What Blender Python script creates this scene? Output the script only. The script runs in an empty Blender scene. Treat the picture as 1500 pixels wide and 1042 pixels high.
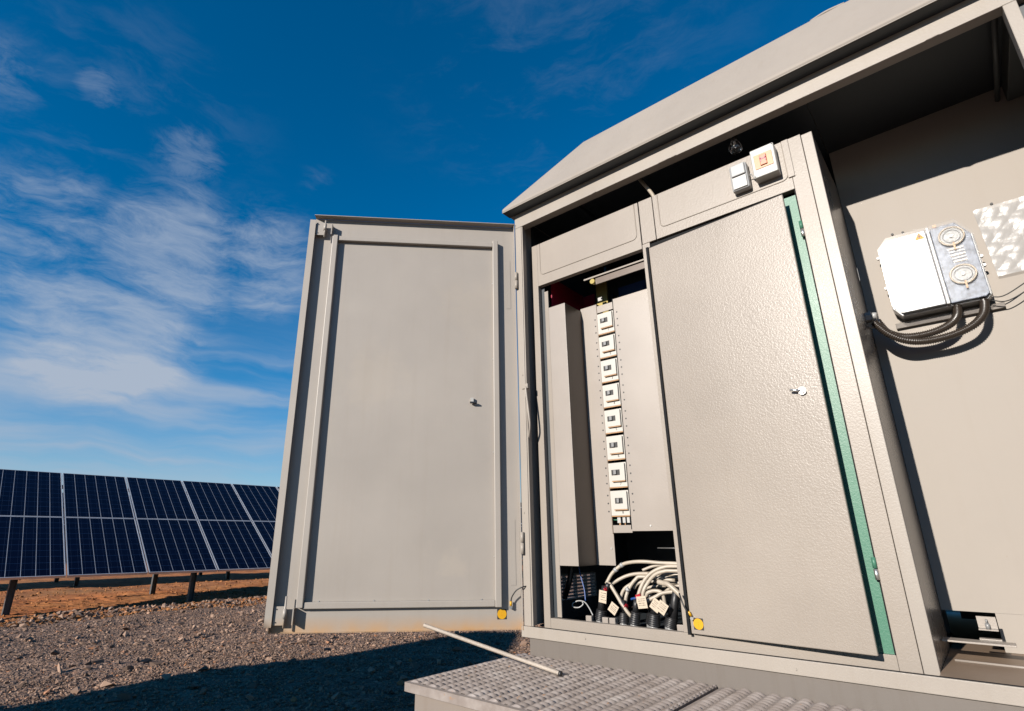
import bpy, bmesh, math, random
import numpy as np
from mathutils import Vector, Matrix
random.seed(7); RNG = np.random.default_rng(11)
R = math.radians
scene = bpy.context.scene
COL = scene.collection
GZ = -0.50                                   # ground level beside the cabin

# ------------------------------------------------------------------ materials
class N:
    """tiny node-tree helper"""
    def __init__(s, tree): s.t = tree; s.n = tree.nodes; s.l = tree.links
    def add(s, typ, ins=None, **kw):
        n = s.n.new(typ)
        for k, v in kw.items(): setattr(n, k, v)
        for k, v in (ins or {}).items():
            if isinstance(v, bpy.types.NodeSocket): s.l.new(v, n.inputs[k])
            else: n.inputs[k].default_value = v
        return n
    def math(s, op, a, b=0.0, c=None, clamp=False):
        n = s.n.new('ShaderNodeMath'); n.operation = op; n.use_clamp = clamp
        for i, v in enumerate([a, b] if c is None else [a, b, c]):
            if isinstance(v, bpy.types.NodeSocket): s.l.new(v, n.inputs[i])
            else: n.inputs[i].default_value = v
        return n.outputs[0]
    def ramp(s, fac, stops, interp='LINEAR'):
        n = s.n.new('ShaderNodeValToRGB'); n.color_ramp.interpolation = interp
        cr = n.color_ramp
        while len(cr.elements) < len(stops): cr.elements.new(0.5)
        for e, (p, c) in zip(cr.elements, stops):
            e.position = p; e.color = (*c, 1) if len(c) == 3 else c
        s.l.new(fac, n.inputs[0]); return n.outputs[0]
    def mix(s, fac, a, b, mode='MIX'):
        n = s.n.new('ShaderNodeMix'); n.data_type = 'RGBA'; n.blend_type = mode
        for i, v in ((0, fac), (6, a), (7, b)):
            if isinstance(v, bpy.types.NodeSocket): s.l.new(v, n.inputs[i])
            else: n.inputs[i].default_value = v if i == 0 else (*v[:3], 1)
        return n.outputs[2]

def newmat(name):
    m = bpy.data.materials.new(name); m.use_nodes = True
    nt = N(m.node_tree); bs = m.node_tree.nodes['Principled BSDF']
    return m, nt, bs

K = .57                                      # the photograph is exposed about 0.6 stop up; albedos are set for that
def plain(name, col, rough=.5, metal=0., spec=.5, bump=0., bscale=60., var=.08, vscale=6.):
    col = tuple(x*K for x in col) if not metal else col
    m, n, b = newmat(name)
    tc = n.add('ShaderNodeTexCoord')
    nz = n.add('ShaderNodeTexNoise', {'Vector': tc.outputs['Object'], 'Scale': vscale, 'Detail': 5.})
    c = n.ramp(nz.outputs[0], [(.3, tuple(x*(1-var) for x in col)), (.7, tuple(min(1, x*(1+var)) for x in col))])
    n.l.new(c, b.inputs['Base Color'])
    b.inputs['Roughness'].default_value = rough; b.inputs['Metallic'].default_value = metal
    b.inputs['Specular IOR Level'].default_value = spec
    if bump:
        n2 = n.add('ShaderNodeTexNoise', {'Vector': tc.outputs['Object'], 'Scale': bscale, 'Detail': 4.})
        bp = n.add('ShaderNodeBump', {'Height': n2.outputs[0], 'Strength': bump, 'Distance': .01})
        n.l.new(bp.outputs[0], b.inputs['Normal'])
    return m

def paint(name, col, rough=.42, hammer=0., hscale=90., dirt=.25, rust=.5, spec=.5, dist=.004, zrust=None, scuff=()):
    """enamel on sheet steel: faint clouding, hammer-finish or orange-peel relief, dust streaks, rust specks"""
    col = tuple(x*K for x in col)
    m, n, b = newmat(name)
    g = n.add('ShaderNodeNewGeometry'); P = g.outputs['Position']
    sep = n.add('ShaderNodeSeparateXYZ', {'Vector': P})
    big = n.add('ShaderNodeTexNoise', {'Vector': P, 'Scale': 1.7, 'Detail': 6., 'Roughness': .6})
    c = n.ramp(big.outputs[0], [(.3, tuple(x*.93 for x in col)), (.7, tuple(x*1.05 for x in col))])
    # dust running down in streaks
    mp = n.add('ShaderNodeMapping', {'Vector': P, 'Scale': (22., 22., 1.3)})
    st = n.add('ShaderNodeTexNoise', {'Vector': mp.outputs[0], 'Scale': 1., 'Detail': 6., 'Roughness': .65})
    sf = n.ramp(st.outputs[0], [(.52, (0, 0, 0)), (.75, (1, 1, 1))])
    c = n.mix(n.math('MULTIPLY', sf, dirt*.45), c, (col[0]*.72, col[1]*.64, col[2]*.54))
    # rust specks and chips
    sp = n.add('ShaderNodeTexNoise', {'Vector': P, 'Scale': 26., 'Detail': 8., 'Roughness': .7})
    rf = n.ramp(sp.outputs[0], [(.70, (0, 0, 0)), (.735, (1, 1, 1))])
    c = n.mix(n.math('MULTIPLY', rf, rust), c, (.16, .065, .02))
    if zrust:
        z0, z1 = zrust                       # lower edge stained by splashed soil
        zz = n.add('ShaderNodeMapRange', {'Value': sep.outputs[2], 'From Min': z1, 'From Max': z0})
        nn = n.add('ShaderNodeTexNoise', {'Vector': P, 'Scale': 14., 'Detail': 6.})
        k = n.math('MULTIPLY', zz.outputs[0], n.math('MULTIPLY', nn.outputs[0], 1.5), clamp=True)
        c = n.mix(k, c, (.34, .20, .09))
    for (px_, py_, pz_, rr_, am) in scuff:   # wiped and dusty marks
        dn = n.add('ShaderNodeTexNoise', {'Vector': P, 'Scale': 11., 'Detail': 7., 'Roughness': .65})
        ds = n.add('ShaderNodeVectorMath', {0: P, 1: (px_, py_, pz_)}, operation='DISTANCE').outputs['Value']
        k = n.add('ShaderNodeMapRange', {'Value': n.math('ADD', ds, n.math('MULTIPLY', n.math('SUBTRACT', dn.outputs[0], .5), rr_*2.2)), 'From Min': rr_, 'From Max': rr_*.35}).outputs[0]
        c = n.mix(n.math('MULTIPLY', k, am), c, (col[0]*1.35, col[1]*1.27, col[2]*1.12))
    n.l.new(c, b.inputs['Base Color'])
    b.inputs['Specular IOR Level'].default_value = spec
    rr = n.ramp(big.outputs[0], [(.25, (rough*.85,)*3), (.75, (rough*1.15,)*3)])
    n.l.new(rr, b.inputs['Roughness'])
    peel = n.add('ShaderNodeTexNoise', {'Vector': P, 'Scale': 420., 'Detail': 2.})
    wav = n.add('ShaderNodeTexNoise', {'Vector': P, 'Scale': 2.2, 'Detail': 2.})
    b0 = n.add('ShaderNodeBump', {'Height': wav.outputs[0], 'Strength': .25, 'Distance': .012})
    b1 = n.add('ShaderNodeBump', {'Height': peel.outputs[0], 'Strength': .12, 'Distance': .0008, 'Normal': b0.outputs[0]})
    last = b1
    if hammer:
        hz = n.add('ShaderNodeTexNoise', {'Vector': P, 'Scale': hscale, 'Detail': 3., 'Roughness': .6, 'Distortion': .35})
        hh = n.ramp(hz.outputs[0], [(.38, (0, 0, 0)), (.60, (1, 1, 1))])
        last = n.add('ShaderNodeBump', {'Height': hh, 'Strength': hammer, 'Distance': dist, 'Normal': b1.outputs[0]})
    n.l.new(last.outputs[0], b.inputs['Normal'])
    return m

M = {}
WG = (.50, .445, .40)
M['shell'] = paint('shell_paint', (.43, .383, .333), .37, spec=.24, hammer=.10, hscale=170., dist=.0016, rust=.7, dirt=.4)
M['door'] = paint('outer_door_paint', (.465, .42, .372), .46, rust=.8, dirt=.3, zrust=(-.02, .05), scuff=((-.25, -.245, .27, .08, .26), (-.33, -.33, .33, .06, .24), (-.55, -.56, 1.2, .2, .16), (-.2, -.2, 1.6, .22, .14)))
M['roof'] = paint('roof_paint', (.42, .375, .33), .5, rust=.8, dirt=.3, spec=.12)
M['inner'] = paint('inner_cabinet_paint', (.385, .335, .285), .33, spec=.36, hammer=.17, hscale=150., dist=.0016, rust=.25, dirt=.15)
M['innerframe'] = paint('inner_frame_paint', (.40, .35, .30), .37, spec=.25, hammer=.12, hscale=150., dist=.002, rust=.35, dirt=.2)
M['green'] = paint('green_paint', (.075, .235, .155), .40, spec=.35, hammer=.14, hscale=190., dist=.0015, rust=0, dirt=.2)
M['skirt'] = paint('skirt_paint', (.17, .145, .125), .6, rust=.2, dirt=.9)
M['beam'] = paint('platform_paint', (.31, .265, .23), .5, spec=.2, rust=.4, dirt=.7)
M['floor'] = paint('floor_paint', (.33, .235, .165), .5, rust=.4, dirt=.6)
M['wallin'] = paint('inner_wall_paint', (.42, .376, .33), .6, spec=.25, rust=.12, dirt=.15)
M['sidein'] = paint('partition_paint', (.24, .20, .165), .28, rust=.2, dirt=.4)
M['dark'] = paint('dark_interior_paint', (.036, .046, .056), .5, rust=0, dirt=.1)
M['ductp'] = paint('duct_paint', (.10, .11, .11), .5, rust=.1, dirt=.2)
M['steel'] = plain('zinc_steel', (.55, .54, .52), .35, .9, bump=.1)
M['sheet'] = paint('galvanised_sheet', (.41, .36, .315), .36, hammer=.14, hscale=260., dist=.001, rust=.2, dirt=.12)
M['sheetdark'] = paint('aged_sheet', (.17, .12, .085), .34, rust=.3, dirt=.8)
M['black'] = plain('black_rubber', (.018, .018, .02), .45, bump=.1)
M['seal'] = plain('black_seal', (.012, .013, .015), .7, spec=.12)
M['white'] = plain('white_plastic', (.58, .57, .54), .3)
M['breaker'] = plain('breaker_plastic', (.66, .63, .57), .32)
M['tan'] = plain('insulating_board', (.55, .30, .13), .5)
M['grey'] = plain('grey_plastic', (.30, .30, .30), .35)
M['lgrey'] = plain('light_grey_plastic', (.47, .47, .465), .28)
M['yellow'] = plain('yellow_sticker', (.80, .42, .01), .4, var=.03)
M['ink'] = plain('black_ink', (.02, .02, .02), .6)
M['red'] = plain('red_tape', (.65, .02, .04), .4)
M['redplate'] = plain('red_plate', (.45, .01, .05), .35)
M['teal'] = plain('teal_handle', (.05, .2, .2), .35)
M['brass'] = plain('brass_bar', (.22, .17, .05), .4, .5)
M['cable'] = plain('cream_cable_sheath', (.52, .45, .36), .45, var=.12, vscale=12.)
M['tag'] = plain('card_tag', (.66, .55, .42), .7, bump=.1)
M['blue'] = plain('blue_insulation', (.02, .08, .30), .4)
M['rod'] = plain('weathered_rebar', (.50, .43, .36), .6, bump=.4, bscale=150., var=.2)
M['conduit'] = plain('dark_conduit', (.045, .034, .026), .32)
M['orange'] = plain('orange_label', (.85, .36, .03), .8, spec=.1, var=.04)
M['gauge'] = plain('gauge_ring', (.55, .45, .33), .3)
M['postm'] = plain('galvanised_post', (.10, .105, .11), .5)

def clear(name, col, rough=.08, alpha=1., trans=1.):
    m, n, b = newmat(name)
    b.inputs['Base Color'].default_value = (*col, 1); b.inputs['Roughness'].default_value = rough
    b.inputs['Transmission Weight'].default_value = trans; b.inputs['IOR'].default_value = 1.45
    b.inputs['Alpha'].default_value = alpha
    return m
M['glass'] = clear('clear_plastic', (.95, .96, .97), .10, .22)
M['bulbglass'] = clear('bulb_glass', (.9, .9, .9), .03, .75)
M['amber'] = plain('amber_window', (.66, .29, .11), .3, var=.15, vscale=30.)
M['amberdark'] = plain('amber_switch', (.60, .20, .08), .3)
M['pink'] = plain('pink_marks', (.55, .05, .12), .4)
M['lamped'] = plain('meter_lid_card', (.34, .345, .36), .20, var=.06, vscale=20.)
def film_mat():
    m, n, b = newmat('clear_film')
    b.inputs['Base Color'].default_value = (.36, .37, .38, 1); b.inputs['Roughness'].default_value = .27
    b.inputs['Specular IOR Level'].default_value = .4
    b.inputs['Alpha'].default_value = .36
    return m
M['film'] = film_mat()
M['dialface'] = plain('dial_face', (.50, .50, .49), .5, spec=.25, var=.25, vscale=90.)
M['dialplate'] = plain('dial_plate', (.24, .27, .33), .45, spec=.3, var=.5, vscale=60.)

def panel_glass():
    m, n, b = newmat('solar_cells')
    uv = n.add('ShaderNodeTexCoord').outputs['UV']
    s = n.add('ShaderNodeSeparateXYZ', {'Vector': uv})
    def line(v, k, w):
        f = n.math('FRACT', n.math('MULTIPLY', v, k))
        return n.math('LESS_THAN', n.math('MINIMUM', f, n.math('SUBTRACT', 1., f)), w)
    U, V = s.outputs[0], s.outputs[1]
    cell = n.mix(line(U, 6., .022), (.0015, .0025, .010), (.26, .28, .32))
    cell = n.mix(n.math('MULTIPLY', line(V, 10., .018), n.math('SUBTRACT', 1., line(U, 6., .022))), cell, (.012, .03, .08))
    bus = line(n.math('ADD', U, 1/24.), 12., .012)
    cell = n.mix(n.math('MULTIPLY', bus, .22), cell, (.10, .14, .25))
    wn = n.add('ShaderNodeTexWhiteNoise', {'Vector': n.add('ShaderNodeVectorMath', {0: n.add('ShaderNodeVectorMath', {0: uv, 1: (6., 10., 1.)}, operation='MULTIPLY').outputs[0]}, operation='FLOOR').outputs[0]}, noise_dimensions='3D')
    cell = n.mix(n.math('MULTIPLY', wn.outputs[0], .35), cell, (.002, .004, .016))
    n.l.new(cell, b.inputs['Base Color'])
    b.inputs['Roughness'].default_value = .16; b.inputs['Specular IOR Level'].default_value = .09
    return m
M['cells'] = panel_glass()
M['alu'] = plain('aluminium_frame', (.60, .60, .61), .35, .6)

def ground_mat():
    m, n, b = newmat('ground_gravel_and_sand')
    P = n.add('ShaderNodeNewGeometry').outputs['Position']
    s = n.add('ShaderNodeSeparateXYZ', {'Vector': P})
    # gravel: three sizes of crushed stone
    v1 = n.add('ShaderNodeTexVoronoi', {'Vector': P, 'Scale': 34.})
    v2 = n.add('ShaderNodeTexVoronoi', {'Vector': P, 'Scale': 75.})
    c1 = n.ramp(n.add('ShaderNodeSeparateColor', {'Color': v1.outputs['Color']}).outputs[0],
                [(0, (.08, .066, .06)), (.35, (.14, .112, .10)), (.7, (.19, .15, .133)), (.93, (.25, .205, .18)), (1, (.25, .125, .06))])
    c2 = n.ramp(n.add('ShaderNodeSeparateColor', {'Color': v2.outputs['Color']}).outputs[1],
                [(0, (.08, .066, .06)), (.5, (.155, .122, .105)), (1, (.23, .185, .16))])
    big = n.add('ShaderNodeTexNoise', {'Vector': P, 'Scale': 1.3, 'Detail': 6., 'Roughness': .65})
    fine = n.ramp(big.outputs[0], [(.42, (0, 0, 0)), (.6, (1, 1, 1))])
    gr = n.mix(fine, c1, c2)
    gr = n.mix(n.math('MULTIPLY', n.ramp(big.outputs[0], [(.55, (0, 0, 0)), (.75, (1, 1, 1))]), .5), gr, (.26, .16, .10))
    # sand
    sn = n.add('ShaderNodeTexNoise', {'Vector': P, 'Scale': 2.4, 'Detail': 9., 'Roughness': .68})
    sd = n.ramp(sn.outputs[0], [(.28, (.12, .048, .02)), (.5, (.33, .145, .058)), (.68, (.48, .24, .105))])
    sg = n.add('ShaderNodeTexNoise', {'Vector': P, 'Scale': .5, 'Detail': 5.})
    sd = n.mix(n.ramp(sg.outputs[0], [(.5, (0, 0, 0)), (.7, (.6, .6, .6))]), sd, (.20, .13, .06))
    en = n.add('ShaderNodeTexNoise', {'Vector': P, 'Scale': 1.1, 'Detail': 7., 'Roughness': .6})
    ed = n.math('ADD', s.outputs[0], n.math('MULTIPLY', n.math('SUBTRACT', en.outputs[0], .5), 1.3))
    k = n.add('ShaderNodeMapRange', {'Value': ed, 'From Min': -7.15, 'From Max': -7.45}).outputs[0]
    n.l.new(n.mix(1., n.mix(k, gr, sd), (.98, .80, .67), 'MULTIPLY'), b.inputs['Base Color'])
    b.inputs['Roughness'].default_value = .93; b.inputs['Specular IOR Level'].default_value = .2
    h = n.math('ADD', n.math('MULTIPLY', n.math('SUBTRACT', 1., v1.outputs['Distance']), .6), n.math('MULTIPLY', v2.outputs['Distance'], -.3))
    h = n.math('MULTIPLY', h, n.math('SUBTRACT', 1.2, k))
    h = n.math('ADD', h, n.math('MULTIPLY', sn.outputs[0], .8))
    bp = n.add('ShaderNodeBump', {'Height': h, 'Strength': .9, 'Distance': .025})
    n.l.new(bp.outputs[0], b.inputs['Normal'])
    return m
M['ground'] = ground_mat()

def stone_mat():
    m, n, b = newmat('crushed_stone')
    g = n.add('ShaderNodeNewGeometry')
    c = n.ramp(g.outputs['Random Per Island'], [(0, (.06, .054, .052)), (.3, (.12, .10, .09)), (.6, (.18, .15, .132)),
                                                (.9, (.26, .22, .195)), (.95, (.25, .12, .055)), (1, (.34, .30, .27))])
    nz = n.add('ShaderNodeTexNoise', {'Vector': g.outputs['Position'], 'Scale': 120., 'Detail': 3.})
    c = n.mix(n.math('MULTIPLY', nz.outputs[0], .4), c, (.20, .15, .12))
    c = n.mix(1., c, (1.18, .95, .79), 'MULTIPLY')
    n.l.new(c, b.inputs['Base Color']); b.inputs['Roughness'].default_value = .9
    b.inputs['Specular IOR Level'].default_value = .25
    return m
M['stone'] = stone_mat()
M['clod'] = plain('dry_soil', (.42, .19, .08), .95, spec=.1, var=.35, vscale=3.)

def grating_mat():
    m, n, b = newmat('worn_step_plate')
    P = n.add('ShaderNodeNewGeometry').outputs['Position']
    nz = n.add('ShaderNodeTexNoise', {'Vector': P, 'Scale': 9., 'Detail': 8., 'Roughness': .7})
    c = n.ramp(nz.outputs[0], [(.25, (.165, .135, .115)), (.5, (.24, .205, .185)), (.72, (.33, .295, .27))])
    sp = n.add('ShaderNodeTexNoise', {'Vector': P, 'Scale': 34., 'Detail': 6.})
    c = n.mix(n.ramp(sp.outputs[0], [(.66, (0, 0, 0)), (.72, (.8, .8, .8))]), c, (.34, .17, .07))
    n.l.new(c, b.inputs['Base Color']); b.inputs['Roughness'].default_value = .42; b.inputs['Metallic'].default_value = .25
    bp = n.add('ShaderNodeBump', {'Height': sp.outputs[0], 'Strength': .3, 'Distance': .002})
    n.l.new(bp.outputs[0], b.inputs['Normal'])
    return m
M['grating'] = grating_mat()

# ------------------------------------------------------------------ object helpers
WORG = {}                                    # world origin of every object made here
def tag(o, label=None, cat=None, group=None, kind=None):
    if label: o['label'] = label
    if cat: o['category'] = cat
    if group: o['group'] = group
    if kind: o['kind'] = kind
    return o
def empty(name, loc, label, cat, group=None):
    o = bpy.data.objects.new(name, None); o.empty_display_size = .1; COL.objects.link(o)
    o.location = loc; WORG[o] = Vector(loc)
    return tag(o, label, cat, group)

class MB:
    """collects shapes in world coordinates; build() links them as ONE mesh object"""
    def __init__(s, T=None): s.v = []; s.f = []; s.sm = []; s.T = T
    def _add(s, vs, fs, smooth=False, T=None):
        T = T if T is not None else s.T
        o = len(s.v)
        s.v += [tuple(T @ Vector(v)) if T is not None else tuple(v) for v in vs]
        s.f += [tuple(i+o for i in f) for f in fs]; s.sm += [smooth]*len(fs); return s
    def box(s, x0, x1, y0, y1, z0, z1, T=None):
        x0, x1 = sorted((x0, x1)); y0, y1 = sorted((y0, y1)); z0, z1 = sorted((z0, z1))
        v = [(x, y, z) for z in (z0, z1) for y in (y0, y1) for x in (x0, x1)]
        return s._add(v, [(0, 2, 3, 1), (4, 5, 7, 6), (0, 1, 5, 4), (2, 6, 7, 3), (0, 4, 6, 2), (1, 3, 7, 5)], False, T)
    def prism(s, pts, axis, a, b, T=None, smooth=False):
        """polygon pts (2D, in the two other axes) extruded along axis from a to b"""
        def mk(p, w):
            return {0: (w, p[0], p[1]), 1: (p[0], w, p[1]), 2: (p[0], p[1], w)}[axis]
        n = len(pts); v = [mk(p, a) for p in pts] + [mk(p, b) for p in pts]
        o = len(s.f)
        s._add(v, [tuple(range(n)), tuple(range(2*n-1, n-1, -1))], False, T)
        base = len(s.v)-2*n
        s.f += [tuple(base+i for i in (k, n+k, n+(k+1) % n, (k+1) % n)) for k in range(n)]
        s.sm += [smooth]*n
        return s
    def cyl(s, p, q, r, r2=None, n=16, T=None, cap=True, smooth=True):
        return s.tube([p, q], [r, r if r2 is None else r2], n, T, smooth, cap)
    def tube(s, pts, r, n=10, T=None, smooth=True, cap=True):
        P = [Vector(p) for p in pts]; k = len(P)
        rr = r if isinstance(r, (list, tuple)) else [r]*k
        tang = [(P[min(i+1, k-1)]-P[max(i-1, 0)]).normalized() for i in range(k)]
        up = Vector((0, 0, 1)) if abs(tang[0].z) < .9 else Vector((1, 0, 0))
        u = tang[0].cross(up).normalized(); v = []
        for i in range(k):
            u = (u - tang[i]*u.dot(tang[i])).normalized(); w = tang[i].cross(u)
            v += [P[i]+(u*math.cos(2*math.pi*j/n)+w*math.sin(2*math.pi*j/n))*rr[i] for j in range(n)]
        f = [(i*n+j, i*n+(j+1) % n, (i+1)*n+(j+1) % n, (i+1)*n+j) for i in range(k-1) for j in range(n)]
        s._add(v, f, smooth, T)
        if cap:
            base = len(s.v)-len(v)
            s.f += [tuple(base+j for j in range(n-1, -1, -1)), tuple(base+(k-1)*n+j for j in range(n))]; s.sm += [False]*2
        return s
    def quad(s, a, b, c, d, T=None): return s._add([a, b, c, d], [(0, 1, 2, 3)], False, T)
    def build(s, name, mat, parent=None, bevel=0., uv=None):
        me = bpy.data.meshes.new(name)
        V = np.array(s.v); c = V.min(0)+(V.max(0)-V.min(0))*np.array([.5, .5, 0])
        if parent is None: org = Vector(c)
        else: org = Vector(c)
        me.from_pydata([tuple(Vector(v)-org) for v in s.v], [], s.f)
        me.polygons.foreach_set('use_smooth', s.sm)
        me.materials.append(mat)
        bm = bmesh.new(); bm.from_mesh(me); bmesh.ops.recalc_face_normals(bm, faces=bm.faces); bm.to_mesh(me); bm.free()
        o = bpy.data.objects.new(name, me); COL.objects.link(o); WORG[o] = org
        if parent is not None:
            o.parent = parent; o.location = org-WORG[parent]
        else: o.location = org
        if bevel:
            md = o.modifiers.new('bevel', 'BEVEL'); md.width = bevel; md.segments = 2; md.limit_method = 'ANGLE'; md.angle_limit = R(50)
            md.harden_normals = False
        return o

def spline(pts, n=8):
    """Catmull-Rom through pts"""
    P = [Vector(p) for p in pts]; P = [P[0]*2-P[1]]+P+[P[-1]*2-P[-2]]; out = []
    for i in range(1, len(P)-2):
        a, b, c, d = P[i-1:i+3]
        for k in range(n):
            t = k/n
            out.append(.5*((2*b)+(c-a)*t+(2*a-5*b+4*c-d)*t*t+(3*b-a-3*c+d)*t**3))
    out.append(P[-2]); return out

def text(body, size, mat, name, parent, Mx, thick=.0004):
    cu = bpy.data.curves.new(name, 'FONT'); cu.body = body; cu.size = size; cu.extrude = thick
    cu.align_x = 'CENTER'; cu.align_y = 'CENTER'
    tmp = bpy.data.objects.new('tmp_text', cu); COL.objects.link(tmp)
    dg = bpy.context.evaluated_depsgraph_get(); dg.update()
    me = bpy.data.meshes.new_from_object(tmp.evaluated_get(dg))
    bpy.data.objects.remove(tmp); me.materials.clear(); me.materials.append(mat); me.name = name
    me.transform(Mx.to_3x3().to_4x4())
    o = bpy.data.objects.new(name, me); COL.objects.link(o)
    org = Mx.translation; WORG[o] = org.copy(); o.parent = parent; o.location = org-WORG[parent]
    return o
def facing(loc, zdir=(0, -1, 0), up=(0, 0, 1)):
    """matrix placing text (in its XY plane) so that it faces zdir"""
    z = Vector(zdir).normalized(); x = Vector(up).cross(z).normalized(); y = z.cross(x)
    m = Matrix((x, y, z)).transposed().to_4x4(); m.translation = Vector(loc); return m

# ================================================================== THE CABIN
cab = empty('substation_cabin', (1.8, .9, GZ), 'beige grey sheet metal transformer cabin with its left door swung open', 'substation')
# outer frame
MB().box(-.030, .014, 0, .045, 0, 2.094).build('frame_post', M['shell'], cab, .002)
MB().box(.0145, .0215, .004, .012, 0.0, 2.094).build('post_lip', M['shell'], cab)
MB().box(2.087, 2.122, 0, .05, 0, 2.094).build('frame_post', M['shell'], cab, .002)
MB().box(-.030, 4.2, 0, .05, 2.0945, 2.188).build('header_beam', M['shell'], cab, .002)
MB().box(-.040, 4.2, -.006, .0035, -.047, -.001).build('base_sill', M['shell'], cab, .002)
MB().box(.0145, 2.0865, .004, .010, -.04, .0006).build('sill_gap_strip', M['seal'], cab)  # black strip drawn in for the shadowed gap behind the sill lip
MB().box(-.035, 4.19, .0105, .09, -.047, -.030).build('sill_channel', M['shell'], cab)
MB().box(.0, 4.2, .004, 2.4, GZ-.1, -.048).build('skirt', M['skirt'], cab)
# right-hand neighbour leaf just beyond the second post
ld = MB().box(2.143, 3.05, .002, .03, .01, 2.085).build('closed_door', M['shell'], cab, .002)
MB().tube(spline([(2.95, .0, 1.15), (2.95, -.045, 1.13), (2.95, -.05, 1.0), (2.95, -.045, .87), (2.95, .0, .85)], 5), .007).build('handle', M['steel'], ld)
MB().box(3.06, 4.2, .0, .05, .0, 2.094).build('frame_post', M['shell'], cab)
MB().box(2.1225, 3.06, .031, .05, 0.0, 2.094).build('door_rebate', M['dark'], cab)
for x, w_ in ((.50, .012), (.885, .03), (.93, .014), (1.42, .01), (1.9, .02)):
    MB().tube([(x-w_, .0, 2.0965), (x, -.0015, 2.0955), (x+w_, .0, 2.0965)], [.001, .0042, .001], 8).build('weld_bead', M['shell'], cab)
for x, z in ((.0, 1.2), (-.012, .5), (.3, -.02), (1.1, -.03)):
    MB().cyl((x, -.0005 if z > 0 else -.0065, z), (x, -.003 if z > 0 else -.009, z), .0035, n=10).build('rivet', M['shell'], cab)
# walls
MB().box(-.028, -.004, .05, 2.4, .205, 2.188).box(-.028, -.004, .05, 2.4, -.0, .088).box(-.028, -.004, .05, .205, .0881, .2049).box(-.028, -.004, .60, 2.4, .0881, .2049).build('side_wall', M['shell'], cab)
MB().box(4.17, 4.2, .05, 2.4, 0, 2.188).build('side_wall', M['shell'], cab)
MB().box(-.0035, 4.169, 2.37, 2.4, 0, 2.188).build('rear_wall', M['shell'], cab)
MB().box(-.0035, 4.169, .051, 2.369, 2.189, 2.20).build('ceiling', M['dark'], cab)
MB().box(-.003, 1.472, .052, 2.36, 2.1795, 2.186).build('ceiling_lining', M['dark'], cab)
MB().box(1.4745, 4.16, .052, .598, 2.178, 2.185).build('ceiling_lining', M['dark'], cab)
MB().box(.30, .325, .06, .60, 2.155, 2.179).build('ceiling_rib', M['dark'], cab)
# roof: lip, hipped slopes, flat top
def roof():
    a = -.07; x1 = 4.27; y1 = 2.47; z0, z1 = 2.188, 2.208; h = 2.567; d = .20; e = .459
    mb = MB()
    v = [(a, a, z0), (x1, a, z0), (x1, y1, z0), (a, y1, z0), (a, a, z1), (x1, a, z1), (x1, y1, z1), (a, y1, z1),
         (a+e, a+d, h), (x1-e, a+d, h), (x1-e, y1-d, h), (a+e, y1-d, h)]
    # soft break between lip and slope
    mb._add(v, [(3, 2, 1, 0), (0, 1, 5, 4), (1, 2, 6, 5), (2, 3, 7, 6), (3, 0, 4, 7), (4, 5, 9, 8), (5, 6, 10, 9), (6, 7, 11, 10), (7, 4, 8, 11), (8, 9, 10, 11)])
    o = mb.build('roof', M['roof'], cab, .008)
    return o
rf = roof()
MB().box(-.066, 4.266, -.064, -.0005, 2.1835, 2.1878).build('eave_shade_strip', M['dark'], rf)  # dark colour put in as the shade under the eave
MB().box(-.066, 4.266, -.0695, -.066, 2.1835, 2.1878).build('drip_edge', M['roof'], rf)
# standing seam bump half way along the ridge
MB().tube(spline([(1.56, .131, 2.561), (1.62, .131, 2.569), (1.69, .131, 2.562)], 4), .006).build('ridge_seam', M['roof'], rf)

# ---- right bay
MB().box(1.4755, 4.16, .5985, .62, 0.125, 2.178).build('back_panel', M['wallin'], cab)
MB().box(1.625, 4.16, .5985, .62, -.0, .1245).build('back_panel', M['wallin'], cab)
MB().box(1.475, 4.16, .0105, .80, -.0295, -.0005).build('bay_floor', M['floor'], cab, .001)
MB().box(1.475, 1.63, 1.6, 1.61, -.0, .30).build('recess_back', M['dark'], cab)
MB().tube([(1.5, .30, .003), (1.9, .285, .003)], .004, 6).build('weld_seam', M['sheet'], cab)
# partition between the bays
MB().box(1.4345, 1.4745, .072, .10, -.0295, 1.975).build('partition_edge', M['shell'], cab, .002)
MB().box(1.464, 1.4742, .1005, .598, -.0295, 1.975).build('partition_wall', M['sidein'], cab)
# bracket and flat bar low in the recess
br = MB().box(1.575, 1.625, .46, .47, .088, .124).box(1.575, 1.625, .43, .46, .084, .0875).box(1.572, 1.628, .40, .43, .058, .0620).build('bracket', M['sheet'], cab)
MB().cyl((1.60, .445, .088), (1.60, .445, .105), .007, n=6).cyl((1.60, .445, .105), (1.60, .445, .118), .003, n=8).build('bolt', M['grey'], br)
MB().box(1.476, 1.660, .33, .40, .052, .0575).build('flat_bar', M['sheet'], cab, .001)
# hanging channel at the right of the bay
MB().box(2.108, 2.40, .052, .59, 2.092, 2.176).build('ceiling_duct', M['ductp'], cab, .003)
MB().tube([(2.073, .054, 2.125), (2.084, .592, 2.118)], .009, 10).build('ceiling_conduit', M['ductp'], cab)

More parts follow.
